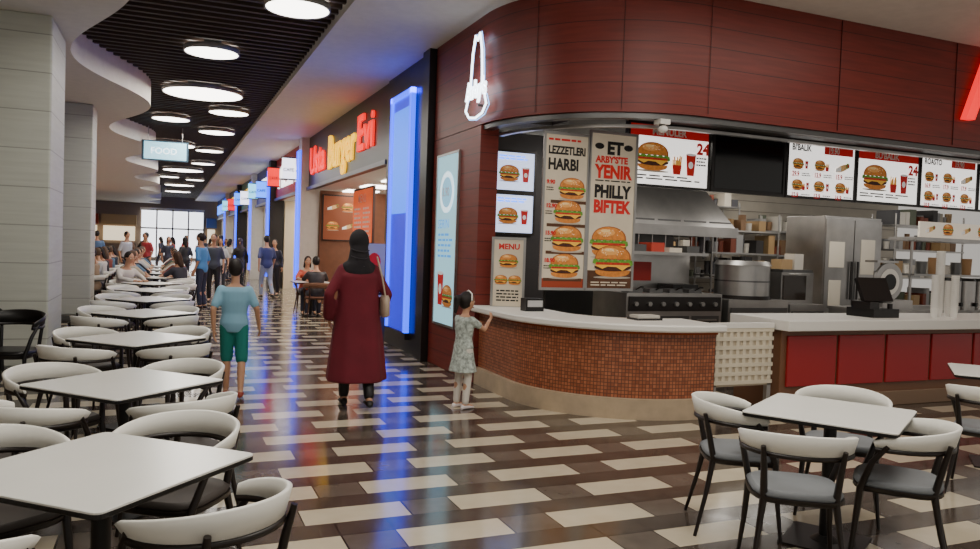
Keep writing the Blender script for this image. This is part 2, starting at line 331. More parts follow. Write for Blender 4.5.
b.box((-.02,-.02,-.5),(.37,.05,0),steeld); b.box((-.05,-.15,-.52),(.4,.18,-.5),steeld); b.obj('floor_sign_stand',(2.78,11.6,.52))
# ------------------------------------------------------------ corner restaurant shell
fas=sweep('restaurant_fascia',lpath(3.39,10.15,6.6,1.8,14.5,24),[(0,3.06),(0,4.33),(-.2,4.33),(-.2,3.06)],MAROON)
b=MB(); lp=lpath(3.38,8.4,6.59,1.81,14.5,24)
for i in (8,16,24): 
    x,y,nn=lp[i]; b.cyl((x,y,3.08),(x,y,4.32),.003,.003,col(60,14,12),6)
for x in (7.0,8.9,10.8): b.box((x,6.59,3.08),(x+.005,6.6,4.32),col(60,14,12))
par(fas,b.obj('fascia_joints'))
b=MB(); b.box((3.39,8.45,0),(3.62,10.15,3.05),MAROON); b.obj('wall_restaurant_side')
sweep('fascia_rail',lpath(3.42,8.44,6.63,1.77,14.5,24),[(0,3.0),(0,3.055),(-.12,3.055),(-.12,3.0)],steeld)
sweep('shutter_rail',lpath(3.62,8.44,6.83,1.6,14.5,24),[(0,2.94),(0,2.97),(-.06,2.97),(-.06,2.94)],steel)
b=MB(); tilew=col(178,170,156,rough=.35,noise=.06,nscale=4); b.box((3.73,11.9,0),(14.5,12.0,3.1),tilew); b.box((3.62,10.16,0),(3.72,12,3.1),tilew)
for i in range(15): b.box((3.73,11.885,.2*i+.1),(14.5,11.9,.2*i+.11),col(120,115,108))
b.obj('wall_kitchen_back')
kc=col(60,58,56)
b=MB(); b.box((5.2,6.85,3.14),(14.5,11.88,3.2),kc); b.box((3.75,8.5,3.14),(5.2,11.88,3.2),kc); b.box((4.35,7.35,3.14),(5.2,8.5,3.2),kc); b.obj('ceiling_kitchen')
for (x,y) in ((4.6,9.6),(6.2,10.8),(8.2,10.8),(10.2,10.8)):
    b=MB(); b.box((-.5,-.15,0),(.5,.15,.03),LAMP); b.box((-.53,-.18,.02),(.53,.18,.06),white); b.obj('kitchen_light_fitting',(x,y,3.075))
M=Mt(3.37,9.9,.6)@MX
b=panel('',M,.78,2.2,ls('cyan_lightbox',(.30,.58,.68),.95),.02,frame=steel)
b.ell(.39,1.72,.27,.27,ls('lb_w',(.75,.92,1),1.3),M,.004,28); b.ell(.39,1.72,.2,.2,ls('lb_p',(.25,.55,.75),.9),M,.005,28); b.text("SERIN",.17,M@Mt(.08,1.25,.006),ls('lb_b',(.05,.3,.7),1)); b.text("3.90",.16,M@Mt(.22,1.67,.008),white,bold=.004)
lines(b,M,.1,.85,.58,.35,5,ls('lb_b',(.05,.3,.7),1)); cup(b,M,.25,.45,.7); burger(b,M,.52,.35,.36); b.obj('lightbox_poster')
NEO=ls('neon_white',(.85,.95,1),5); NEOB=ls('neon_blue',(.25,.5,1),3)
hat=[(-.34,.12),(-.27,.24),(-.19,.28),(-.18,.5),(-.15,.75),(-.07,.95),(0,.88),(.07,.95),(.15,.75),(.18,.5),(.19,.28),(.27,.24),(.34,.12),(.22,.03),(0,0),(-.22,.03),(-.34,.12)]
M=Mt(3.33,8.42,3.12)@MX@Matrix.Diagonal((.95,1.02,1,1))
b=MB(); b.tube([M@V((x,y,.03)) for x,y in hat],.013,NEO,8); b.tube([M@V((x*1.13,y*1.04-.02,.01)) for x,y in hat],.006,NEOB,6)
b.text("Arby's",.28,M@Mt(-.33,.24,.03),NEO,ext=.012,bold=.009,sx=.9)
for yy in (.15,.7): b.cyl(M@V((0,yy,.0)),M@V((0,yy,-.06)),.015,.015,steeld,8)
b.obj('neon_hat_sign')
b=MB(); b.text("Arby's",1.2,Mt(9.04,6.55,3.42)@MY,ls('red_letters',(.85,.01,.015),1.6),ext=.04,bold=.02); b.obj('red_letter_sign')
# ------------------------------------------------------------ counters
bl=lpath(3.40,8.44,6.10,1.4,5.06,20)
cb=sweep('service_counter',bl,[(0,0),(0,.2),(-.7,.2),(-.7,0)],col(186,166,140,rough=.35,noise=.1))
c1=sweep('mosaic_front',bl,[(-.05,.2),(-.05,.86),(-.6,.86),(-.6,.2)],[MOSAIC,MOSAIC,offw,MOSAIC])
c2=sweep('counter_top',lpath(3.34,8.43,6.04,1.46,5.09,20),[(0,.86),(.012,.875),(.012,.915),(0,.93),(-.72,.93),(-.72,.86)],white)
c3=sweep('trim_copper',bl,[(-.02,.83),(-.02,.86),(-.06,.86),(-.06,.83)],col(150,70,30,metal=.6))
par(cb,c1,c2,c3)
b=MB(); bei=col(222,212,190,rough=.5)
b.box((0,0,.28),(.76,.05,.9),col(200,187,164,rough=.5))
for i in range(9): b.box((.02+i*.085,-.012,.3),(.06+i*.085,0,.88),bei)
for i in range(7): b.box((0,-.016,.3+i*.09),(.76,-.01,.34+i*.09),bei)
b.box((0,-.02,.88),(.76,.07,.93),white); b.box((0,0,0),(.05,.05,.9),steel); b.box((.71,0,0),(.76,.05,.9),steel); b.obj('counter_gate',(5.12,6.25,0))
b=MB(); frm=col(120,84,62,rough=.4); rp=mat('red_gloss_panel',(.36,.016,.02),.25)
b.box((5.95,6.2,.0),(13,6.9,.86),frm); b.box((5.95,6.16,0),(13,6.2,.16),col(132,108,88))
x=6.02
while x<12.5: b.box((x,6.17,.26),(x+.68,6.2,.80),rp); x+=.72
b.box((5.9,6.05,.86),(13.05,6.95,.97),white)
b.obj('order_counter',bev=.008)
# ------------------------------------------------------------ menu boards
def menuboard(x0,w,bg,kind,var=0):
    M=Mt(x0,7.6,2.42)@MY; b=panel('',M,w-.06,.69,bg,.06,frame=dark)
    W=w-.06
    if kind and var==0:
        b.text(kind,.11,M@Mt(.05,.58,.004),blk,bold=.004,sx=.8); b.box((.6,.56,0),(W-.03,.67,.003),redp,M); b.text("19.90",.11,M@Mt(.66,.575,.006),white,bold=.004,sx=.8)
        for r in range(2):
            for c in range(3):
                X=.2+c*.37; Y=.40-r*.27; q=(r*3+c)%4
                burger(b,M,X-.04,Y,.17) if q!=2 else wrap(b,M,X-.02,Y,.24)
                if q==1: fries(b,M,X+.08,Y-.02,.13)
                elif q==0: cup(b,M,X+.1,Y,.16)
                elif q==3: fries(b,M,X+.06,Y-.02,.12); cup(b,M,X+.13,Y,.14)
                b.text("%d.9"%random.randint(9,29),.085,M@Mt(X-.14,Y-.15,.012),redp,bold=.003,sx=.8)
                lines(b,M,X+.02,Y-.15,.15,.05,2,blk,.012)
    elif kind:
        b.box((0,.56,0),(W,.69,.002),redp,M); b.text(kind,.11,M@Mt(.3,.585,.005),white,bold=.004)
        burger(b,M,.32,.3,.42); fries(b,M,.66,.22,.28); cup(b,M,.86,.26,.42); b.text("24",.18,M@Mt(.94,.4,.006),redp,bold=.008); lines(b,M,.94,.25,.15,.12,3,blk); lines(b,M,.05,.05,.95,.07,2,blk)
    else:
        b.box((.02,.02,0),(W-.02,.67,.003),col(6,6,8,rough=.12),M)
    b.obj('menu_board')
menuboard(4.9,1.17,SCRW,"MENULER",1)
menuboard(6.1,1.15,black,None)
for x,k,v in ((7.27,"BI'BALIK",0),(8.47,"BU'BALIK",1),(9.67,"ROASTO",0),(10.87,"KIDS",1)): menuboard(x,1.19,SCRW,k,v)
b=MB()
for x in (5.4,6.6,7.8,9.0,10.2,11.4): b.box((x-.02,7.67,2.5),(x+.02,7.71,3.14),steel)
b.box((4.8,7.67,2.6),(12,7.71,2.66),steeld); b.obj('menu_board_rail')
pw=col(210,196,172,em=.15,noise=.06,nscale=5)
M=Mt(3.80,7.55,1.2)@MY; b=panel('',M,.52,1.68,pw,.01,frame=steel)
b.text("LEZZETLERI",.12,M@Mt(.03,1.47,.004),blk,bold=.005,sx=.74); b.text("HARBI",.17,M@Mt(.03,1.30,.004),blk,bold=.007,sx=.8)
lines(b,M,.03,1.6,.4,.05,1,redp); b.box((0,0,.0005),(.52,.1,.002),col(150,60,34,em=.1),M)
for k,(bx,by,bs) in enumerate(((.34,1.08,.3),(.3,.82,.32),(.3,.52,.36),(.28,.22,.34))):
    b.box((bx-.26,by-.15,.001),(min(.52,bx+.22),by-.115,.0025),col(90,56,34),M); (burger if k!=2 else burger)(b,M,bx,by,bs); b.text("%d.90"%(9+k*3),.06,M@Mt(.02,by+.06,.008),redp,bold=.003); lines(b,M,.02,by-.02,.09,.05,2,blk)
b.obj('hanging_poster')
M=Mt(4.37,7.55,1.2)@MY; b=panel('',M,.58,1.74,pw,.01,frame=steel)
b.text("ET",.19,M@Mt(.2,1.52,.004),blk,bold=.01); b.ell(.1,1.6,.06,.035,blk,M,.004); b.ell(.48,1.6,.06,.035,blk,M,.004)
b.text("ARBY'S'TE",.1,M@Mt(.06,1.42,.004),redp,bold=.005,sx=.95)
b.text("YENIR",.2,M@Mt(.06,1.25,.004),redp,bold=.01,sx=.85); lines(b,M,.06,1.2,.46,.03,1,blk); b.text("PHILLY",.19,M@Mt(.055,1.03,.004),blk,bold=.01,sx=.8); b.text("BIFTEK",.19,M@Mt(.05,.86,.004),redp,bold=.01,sx=.82)
b.box((.0,0,.001),(.58,.2,.003),col(96,62,40,noise=.3,nscale=12),M); burger(b,M,.27,.50,.44,.005); burger(b,M,.33,.28,.46,.010); lines(b,M,.05,.02,.48,.06,2,pw,.006)
b.obj('hanging_poster')
M=Mt(3.55,8.3,.935)@Matrix.Rotation(rad(-25),4,'Z')@MY; b=panel('',M,.34,.78,pw,.02,frame=steel)
b.text("MENU",.09,M@Mt(.05,.67,.004),redp,bold=.003); burger(b,M,.17,.52,.2); burger(b,M,.09,.3,.14); burger(b,M,.25,.3,.14); lines(b,M,.04,.05,.26,.15,4,blk); b.obj('counter_menu_stand')
for z in (1.82,2.36):
    M=Mt(3.82,9.0,z)@MY; b=panel('',M,.55,.48,ls('scr_blue',(.62,.72,1),1.3),.05,frame=dark); burger(b,M,.2,.2,.26); cup(b,M,.43,.2,.3); lines(b,M,.05,.38,.4,.07,2,BLS); b.obj('wall_screen')
b=MB(); b.box((3.78,9.06,0),(4.6,9.13,3.1),col(60,58,60)); b.obj('screen_partition')
b=MB(); b.box((-.55,-.05,0),(.55,.05,.5),col(60,90,110)); M=Mt(-.5,-.055,.03)@MY; b.box((0,0,-.01),(1,.44,0),ls('hs',(.35,.7,.85),1.5),M); b.text("FOOD",.22,M@Mt(.15,.14,.004),WHS)
b.cyl((-.4,0,.5),(-.4,0,.86),.01,.01,steel,6); b.cyl((.4,0,.5),(.4,0,.86),.01,.01,steel,6); b.obj('hanging_sign',(-.05,21.5,3.56))
# ------------------------------------------------------------ kitchen equipment
b=MB()
def frust(b,x0,x1,y0,y1,z0,z1,ins,m):
    b.add([(x0,y0,z0),(x1,y0,z0),(x1,y1,z0),(x0,y1,z0),(x0+ins,y0+ins*1.3,z1),(x1-ins,y0+ins*1.3,z1),(x1-ins,y1,z1),(x0+ins,y1,z1)],[(4,5,6,7),(0,1,5,4),(1,2,6,5),(2,3,7,6),(3,0,4,7)],m)
frust(b,5.3,7.6,8.9,10.4,2.0,2.6,.3,steel); b.box((5.28,8.88,1.88),(7.62,8.93,2.02),steel); b.box((5.28,8.9,1.9),(5.32,10.4,2.02),steel); b.box((7.58,8.9,1.9),(7.62,10.4,2.02),steel); b.box((6.0,9.4,2.6),(7.0,10.2,3.12),steel); b.box((5.3,10.38,.0),(7.6,10.44,2.0),steeld)
for i in range(5): b.box((5.4+i*.44,8.95,2.02),(5.78+i*.44,9.0,2.1),steeld)
for i in range(9): b.cyl((5.5+i*.22,8.9,1.88),(5.5+i*.22,8.9,1.88-.18-.05*(i%3)),.008,.008,steel,6); b.sph((5.5+i*.22,8.9,1.66-.05*(i%3)),(.04,.01,.05),[steel,steeld,black][i%3],8,6)
b.obj('extractor_hood')
b=MB()
b.box((0,0,.1),(1.45,.8,1.12),steel); b.box((.03,-.02,.9),(1.42,0,1.08),dark)
for i in range(7): b.cyl((.12+i*.2,-.05,.99),(.12+i*.2,-.02,.99),.028,.028,steel,12)
for i in range(3): b.box((.04+i*.47,-.015,.2),(.46+i*.47,0,.84),steeld); b.box((.1+i*.47,-.05,.78),(.4+i*.47,-.03,.8),steel)
b.box((0,.7,1.12),(1.45,.8,1.6),steel); b.box((.1,.66,1.25),(.8,.7,1.5),col(150,34,30)); b.box((.9,.3,1.12),(1.3,.65,1.22),black); b.box((0,.3,1.6),(1.45,.8,1.64),steel)
for i in range(5): b.box((.05+i*.28,.4,1.64),(.25+i*.28,.7,1.7+.03*(i%3)),[col(200,190,175),steeld,col(170,60,45)][i%3])
for lx in (.05,1.4):
    for ly in (.05,.75): b.cyl((lx,ly,0),(lx,ly,.1),.025,.025,black,8)
for i in range(4): b.tube([(.2+i*.3,.1,1.16),(.2+i*.3,.0,1.2),(.2+i*.3,-.05,1.2)],.01,black,6); b.box((.1+i*.3,.1,1.12),(.3+i*.3,.28,1.17),steeld)
b.obj('griddle_fryer',(5.2,8.0,0))
b=MB()
b.box((0,-.05,0),(1.0,.65,1.05),steel); b.box((.03,-.07,.1),(.97,-.05,.95),steeld); b.cyl((.5,.3,1.05),(.5,.3,1.5),.36,.36,steel,32); b.cyl((.5,.3,1.5),(.5,.3,1.56),.38,.34,steel,32); b.cyl((.5,.3,1.05),(.5,.3,1.1),.38,.38,dark,32); b.cyl((.5,.3,1.28),(.5,.3,1.30),.365,.365,steeld,32)
b.cyl((.5,.3,1.56),(.5,.3,1.62),.04,.04,black,10); b.obj('roaster_drum',(6.72,8.0,0))
def shelf(name,x,y,w,d,levels,h):
    b=MB()
    for lx in (0,w):
        for ly in (0,d): b.cyl((lx,ly,0),(lx,ly,h),.015,.015,steel,8)
    for z in levels: b.box((-.02,-.02,z),(w+.02,d+.02,z+.025),steel)
    for z in levels:
        xx=.03
        while xx<w-.12:
            s=random.uniform(.06,.15); hh=random.uniform(.12,.3)
            c=random.choice([(190,182,168),(120,62,46),(205,200,190),(130,100,72),(70,70,74),(165,135,95),(150,150,150),(90,96,80),(50,48,48)])
            if random.random()<.5: b.box((xx,.03,z+.025),(xx+s,d-.05,z+.025+hh),col(*c))
            else: b.cyl((xx+s/2,d/2,z+.025),(xx+s/2,d/2,z+.025+hh),s*.42,s*.5,col(*c),14)
            xx+=s+.01
    b.obj(name,(x,y,0))
shelf('steel_shelf',7.75,9.6,1.3,.4,[.9,1.3,1.65,2.0],2.3)
shelf('steel_shelf',10.8,8.9,1.6,.45,[.9,1.35,1.8,2.2],2.4)
shelf('steel_shelf',7.8,11.3,1.9,.45,[.5,1.2,1.65,2.1,2.5],2.6)
shelf('steel_shelf',3.95,11.3,1.2,.45,[.5,1.2,1.65,2.1],2.4)
shelf('steel_shelf',10.2,11.3,1.9,.45,[.5,1.2,1.65,2.1],2.4)
b=MB(); b.box((0,0,0),(.62,.75,.95),steel); b.box((.03,-.02,.1),(.59,0,.9),steeld); b.box((0,0,.95),(.62,.75,.99),steel)
b.box((.02,.2,.99),(.6,.7,1.42),steel); b.box((.05,.18,1.04),(.45,.2,1.38),col(46,38,32,rough=.1)); b.tube([(.1,.14,1.4),(.1,.1,1.4),(.42,.1,1.4),(.42,.14,1.4)],.01,steel,6); b.box((.04,.2,1.42),(.58,.68,1.46),steeld); b.box((.1,.3,1.46),(.3,.5,1.6),col(180,150,110)); b.box((.34,.3,1.46),(.5,.5,1.68),col(210,205,195)); b.obj('prep_oven',(7.8,8.0,0))
b=MB()
b.box((0,0,.1),(1.2,.8,2.3),steel); b.box((.01,-.03,.15),(.59,0,2.25),steel); b.box((.61,-.03,.15),(1.19,0,2.25),steel)
for x in (.52,.66): b.box((x,-.07,1.0),(x+.025,-.045,1.6),dark)
for q in (((.08,1.5),(.4,1.9)),((.75,1.4),(1.05,1.95)),((.1,.9),(.35,1.3))): b.box((q[0][0],-.035,q[0][1]),(q[1][0],-.03,q[1][1]),col(214,206,190))
b.box((0,.05,0),(1.2,.75,.1),dark); b.obj('steel_refrigerator',(9.4,9.0,0),bev=.01)
b=MB()
b.box((-.28,-.2,0),(.28,.2,.12),steel); b.cyl((0,-.05,.36),(0,-.01,.36),.26,.26,steel,32); b.cyl((0,-.07,.36),(0,-.05,.36),.11,.11,black,20); b.cyl((0,-.06,.36),(0,-.055,.36),.18,.18,white,28)
b.box((-.06,0,.1),(.06,.16,.5),steel); b.cyl((.15,.05,.12),(.2,.1,.62),.02,.02,black,8); b.sph((.2,.1,.64),(.04,.04,.04),black); b.box((-.3,-.1,.62),(.1,.1,.65),steel); b.obj('meat_slicer',(9.1,7.6,.98))
b=MB(); b.box((8.5,7.3,0),(11.5,8.0,.94),steel); b.box((8.48,7.28,.94),(11.52,8.02,.98),steel); 
b.obj('steel_worktable')
b=MB()
for lx in (0,1.5):
    b.cyl((lx,0,0),(lx,0,.95),.02,.02,steel,8)
b.box((-.05,-.1,.95),(1.55,.35,1.0),steel); b.box((-.05,-.1,.45),(1.55,.35,.48),steel); Mb=Mt(0,-.11,1.0)@MY; b.box((0,0,-.03),(1.5,.22,0),ls('pic_strip',(.70,.62,.5),.5),Mb)
for i in range(4): (burger if i%2 else wrap)(b,Mb,.2+i*.37,.11,.2)
for i in range(6): b.cyl((.1+i*.24,.1,.48),(.1+i*.24,.1,.48+.12+.06*(i%3)),.06,.07,[col(210,205,196),steeld,col(170,130,90)][i%3],12)
b.obj('heated_pass_shelf',(9.75,7.75,.98))
b=MB()
for i in range(3): b.cyl((i*.3,0,0),(i*.3,0,.4),.12,.12,steel,20); b.cyl((i*.3,0,.4),(i*.3,0,.44),.125,.1,black,20); b.box((i*.3-.02,-.17,.05),(i*.3+.02,-.11,.1),black)
b.obj('drink_urn',(10.2,7.45,.98))
b=MB()
b.box((-.2,-.18,0),(.2,.2,.1),black); b.box((-.05,-.03,.1),(.05,.06,.22),black)
M=Mt(0,.0,.3)@Matrix.Rotation(rad(-8),4,'Z')@Matrix.Rotation(rad(-28),4,'X'); b.box((-.2,-.02,-.14),(.2,.03,.16),dark,M); b.box((-.17,.03,-.11),(.17,.035,.13),ls('pos_screen',(.3,.35,.4),.5),M)
b.box((-.24,-.16,.1),(-.1,.1,.18),dark); b.cyl((.12,-.12,.1),(.12,-.12,.16),.03,.03,dark,10); b.obj('cash_register',(7.6,6.5,.97))
def cups(x,y,h,r):
    b=MB(); b.cyl((0,0,0),(0,0,.1),r*.75,r,white,20)
    z=.1
    while z<h: b.cyl((0,0,z),(0,0,z+.022),r*.93,r*1.02,white,20); z+=.024
    b.obj('paper_cup_stack',(x,y,.97))
cups(8.42,6.35,.5,.045); cups(8.58,6.42,.78,.05); cups(8.73,6.33,.5,.045); cups(8.85,6.5,.42,.045)
b=MB(); b.box((0,0,0),(.3,.2,.02),dark); b.box((.02,.02,.02),(.28,.18,.05),col(200,195,185)); b.obj('serving_tray',(4.4,6.55,.93))
b=MB(); b.box((0,0,0),(.22,.14,.14),black); b.box((.02,-.01,.05),(.2,0,.12),col(190,190,190)); b.obj('napkin_dispenser',(3.65,7.6,.93))
b=MB(); b.box((-.06,-.06,0),(.06,.06,.05),white); b.cyl((0,0,-.03),(0,0,0),.03,.03,black,10); b.sph((0,-.02,-.05),(.05,.05,.04),white); b.obj('security_camera',(4.72,6.73,2.95))
# ------------------------------------------------------------ furniture
CH={}
def chairmesh(seatm,key,fr=None,wb=None,sc=1):
    b=MB(); fr=fr or col(34,27,24,rough=.35); wb=wb or col(240,239,230,rough=.35)
    def sq(w,d,yo,z,n=24):
        r=[]
        for i in range(n):
            a=2*pi*i/n; c,s=math.cos(a),math.sin(a); e=.55
            r.append((w*(abs(c)**e)*(1 if c>0 else -1)*(1+.06*s),yo+d*(abs(s)**e)*(1 if s>0 else -1),z))
        return r
    b.rings([sq(.21,.20,0,.415),sq(.225,.215,0,.425),sq(.225,.215,0,.445)],fr); b.rings([sq(.215,.205,0,.445),sq(.222,.212,0,.46),sq(.20,.19,0,.475)],seatm)
    for sx in (-1,1):
        b.tube([(sx*.235,.21,0),(sx*.215,.19,.2),(sx*.20,.17,.43),(sx*.235,.12,.58),(sx*.262,.05,.675)],[.010,.014,.019,.016,.012],fr)
        b.tube([(sx*.225,-.26,0),(sx*.19,-.2,.25),(sx*.165,-.165,.44),(sx*.175,-.2,.6),(sx*.185,-.225,.70)],[.010,.014,.019,.016,.012],fr)
        b.tube([(sx*.20,.17,.425),(sx*.165,-.165,.43)],.013,fr)
    R=[];R2=[]; n=28
    for i in range(n+1):
        t=i/n; a=rad(-205+230*t)
        k=math.sin(pi*t)**.7; h=.028+.066*k; zc=.675+.045*k; rx=.265; ry=.255
        c,s=math.cos(a),math.sin(a); th=.011; 
        lo=V((rx*c*.97,ry*s*.97,zc-h/2)); hi=V((rx*c*1.03,ry*s*1.06,zc+h/2)); nn=V((c,s,0))*th
        R.append([lo+nn,hi+nn,hi+V((0,0,.006)),hi-nn,lo-nn,lo-V((0,0,.006))])
        R2.append([V((rx*c*.97,ry*s*.97,zc-h/2-.024))+q for q in (V((c,s,0))*.015,V((c,s,0))*.013+V((0,0,.02)),V((c,s,0))*-.013+V((0,0,.02)),V((c,s,0))*-.015)])
    b.rings(R,wb); b.rings(R2,fr)
    return b.mesh('dining_chair_'+key)
CH['g']=chairmesh(col(120,124,128,rough=.7,noise=.06),'grey'); CH['d']=chairmesh(col(64,58,54,rough=.6),'dark')
def chair(x,y,dx,dy,k='d',me=None,s=1):
    ob=bpy.data.objects.new('dining_chair',me or CH[k]); COL.objects.link(ob); ob.location=(x,y,0); ob.rotation_euler=(0,0,math.atan2(-dx,dy)); ob.scale=(1,1,s); return ob
def tablemesh(s):
    b=MB(); wt=mat('white_laminate',(.82,.82,.77),.25,noise=.02,nscale=3); h=s/2
    def rsq(h,z,r=.03):
        o=[]
        for cx,cy,a0 in ((h-r,h-r,0),(-h+r,h-r,90),(-h+r,-h+r,180),(h-r,-h+r,270)):
            for i in range(5): a=rad(a0+i*22.5); o.append((cx+r*math.cos(a),cy+r*math.sin(a),z))
        return o
    b.rings([rsq(h-.006,.722),rsq(h,.727),rsq(h,.742)],black,sm=False); b.rings([rsq(h,.742),rsq(h,.748),rsq(h-.004,.75)],wt,sm=False)
    b.cyl((0,0,.02),(0,0,.72),.035,.035,black,16); b.box((-.15,-.15,.705),(.15,.15,.722),black)
    b.box((-.21,-.21,0),(.21,.21,.012),black); b.cyl((0,0,.012),(0,0,.04),.08,.04,black,16)
    return b.mesh('dining_table')
TB=tablemesh(.78)
def table(x,y,a=45):
    ob=bpy.data.objects.new('dining_table',TB); COL.objects.link(ob); ob.location=(x,y,0); ob.rotation_euler=(0,0,rad(a))
TY=[3.15,4.95,7.1,9.45,11.6,13.6,15.6,17.9,20.1,22.3,24.6]
for i,yy in enumerate(TY):
    table(-.2,yy,45+random.uniform(-3,3))
    for dx,dy in ((.29,-.5),(-.42,-.47),(.31,.5),(-.42,.47)):
        jx,jy=random.uniform(-.02,.02),random.uniform(-.02,.02)
        if yy>15 : dx=math.copysign(.48,dx)
        if i==0: dx,dy={(.29,-.5):(.33,-.40),(.31,.5):(.27,.56)}.get((dx,dy),(dx,dy))
        chair(-.2+dx+jx,yy+dy+jy,-math.copysign(.75,dx)+random.uniform(-.1,.1),-math.copysign(1,dy))
table(3.50,3.24,32)
chair(3.16,3.60,.85,-.5,'g'); chair(2.95,2.94,.5,.7,'g'); chair(3.61,2.88,-.6,.75,'g'); chair(3.98,3.60,-.75,-.65,'g')
table(6.25,4.05,40); chair(5.40,3.60,.8,.45,'g')
BK=chairmesh(black,'black',black,black); chair(-1.28,8.1,-.3,-1,me=BK,s=1.14); chair(-1.75,8.9,.6,-.8,me=BK,s=1.14)
table(-1.95,8.1,20)
for yy in (18.5,20.6,22.8,25): 
    table(-1.9,yy,45)
    for dx,dy in ((.48,-.5),(-.48,-.5),(.48,.5),(-.48,.5)): chair(-1.9+dx,yy+dy,-dx,-dy)
# ------------------------------------------------------------ people
def remesh(mb,vox):
    me=mb.mesh('tmp'); ob=bpy.data.objects.new('tmp',me); COL.objects.link(ob)
    r=ob.modifiers.new('r','REMESH'); r.mode='VOXEL'; r.voxel_size=vox; r.use_smooth_shade=True
    s=ob.modifiers.new('s','SMOOTH'); s.iterations=3; s.factor=.5
    dg=bpy.context.evaluated_depsgraph_get(); m2=bpy.data.meshes.new_from_object(ob.evaluated_get(dg))
    vs=[v.co.copy() for v in m2.vertices]; fs=[tuple(p.vertices) for p in m2.polygons]
    bpy.data.objects.remove(ob); bpy.data.meshes.remove(me); bpy.data.meshes.remove(m2); return vs,fs
def hand(b,w,d,s,n,m,k=1,curl=.5):
    w=V(w);d=V(d).normalized();s=(V(s)-d*V(s).dot(d)).normalized();n=(V(n)-d*V(n).dot(d)); n=(n-s*n.dot(s)).normalized()
    R=[]
    for t,hw,ht in ((-.01,.026,.02),(.02,.034,.016),(.05,.042,.015),(.085,.042,.013),(.095,.036,.009)):
        R.append([w+d*t*k+(s*math.cos(2*pi*i/12)*hw+n*math.sin(2*pi*i/12)*ht)*k for i in range(12)])
    b.rings(R,m)
    for off,L in ((-.031,.058),(-.0105,.072),(.0105,.078),(.031,.068)):
        p0=w+(d*.085+s*off)*k; d1=(d+n*curl*.4).normalized(); p1=p0+d1*L*.45*k; d2=(d+n*curl*1.1).normalized(); p2=p1+d2*L*.32*k; d3=(d+n*curl*1.9).normalized(); p3=p2+d3*L*.26*k
        b.tube([p0-d*.01*k,p0,p1,p2,p3],[.008*k,.0088*k,.0085*k,.0075*k,.005*k],m,7)
    p0=w+(d*.02+s*.03)*k; p1=p0+(d*.5+s*.75+n*.2).normalized()*.04*k; p2=p1+(d*.85+s*.4+n*.3).normalized()*.03*k; p3=p2+(d+s*.1+n*.3).normalized()*.022*k
    b.tube([p0,p1,p2,p3],[.012*k,.0105*k,.0095*k,.006*k],m,7)
SK=col(196,148,118,rough=.55)
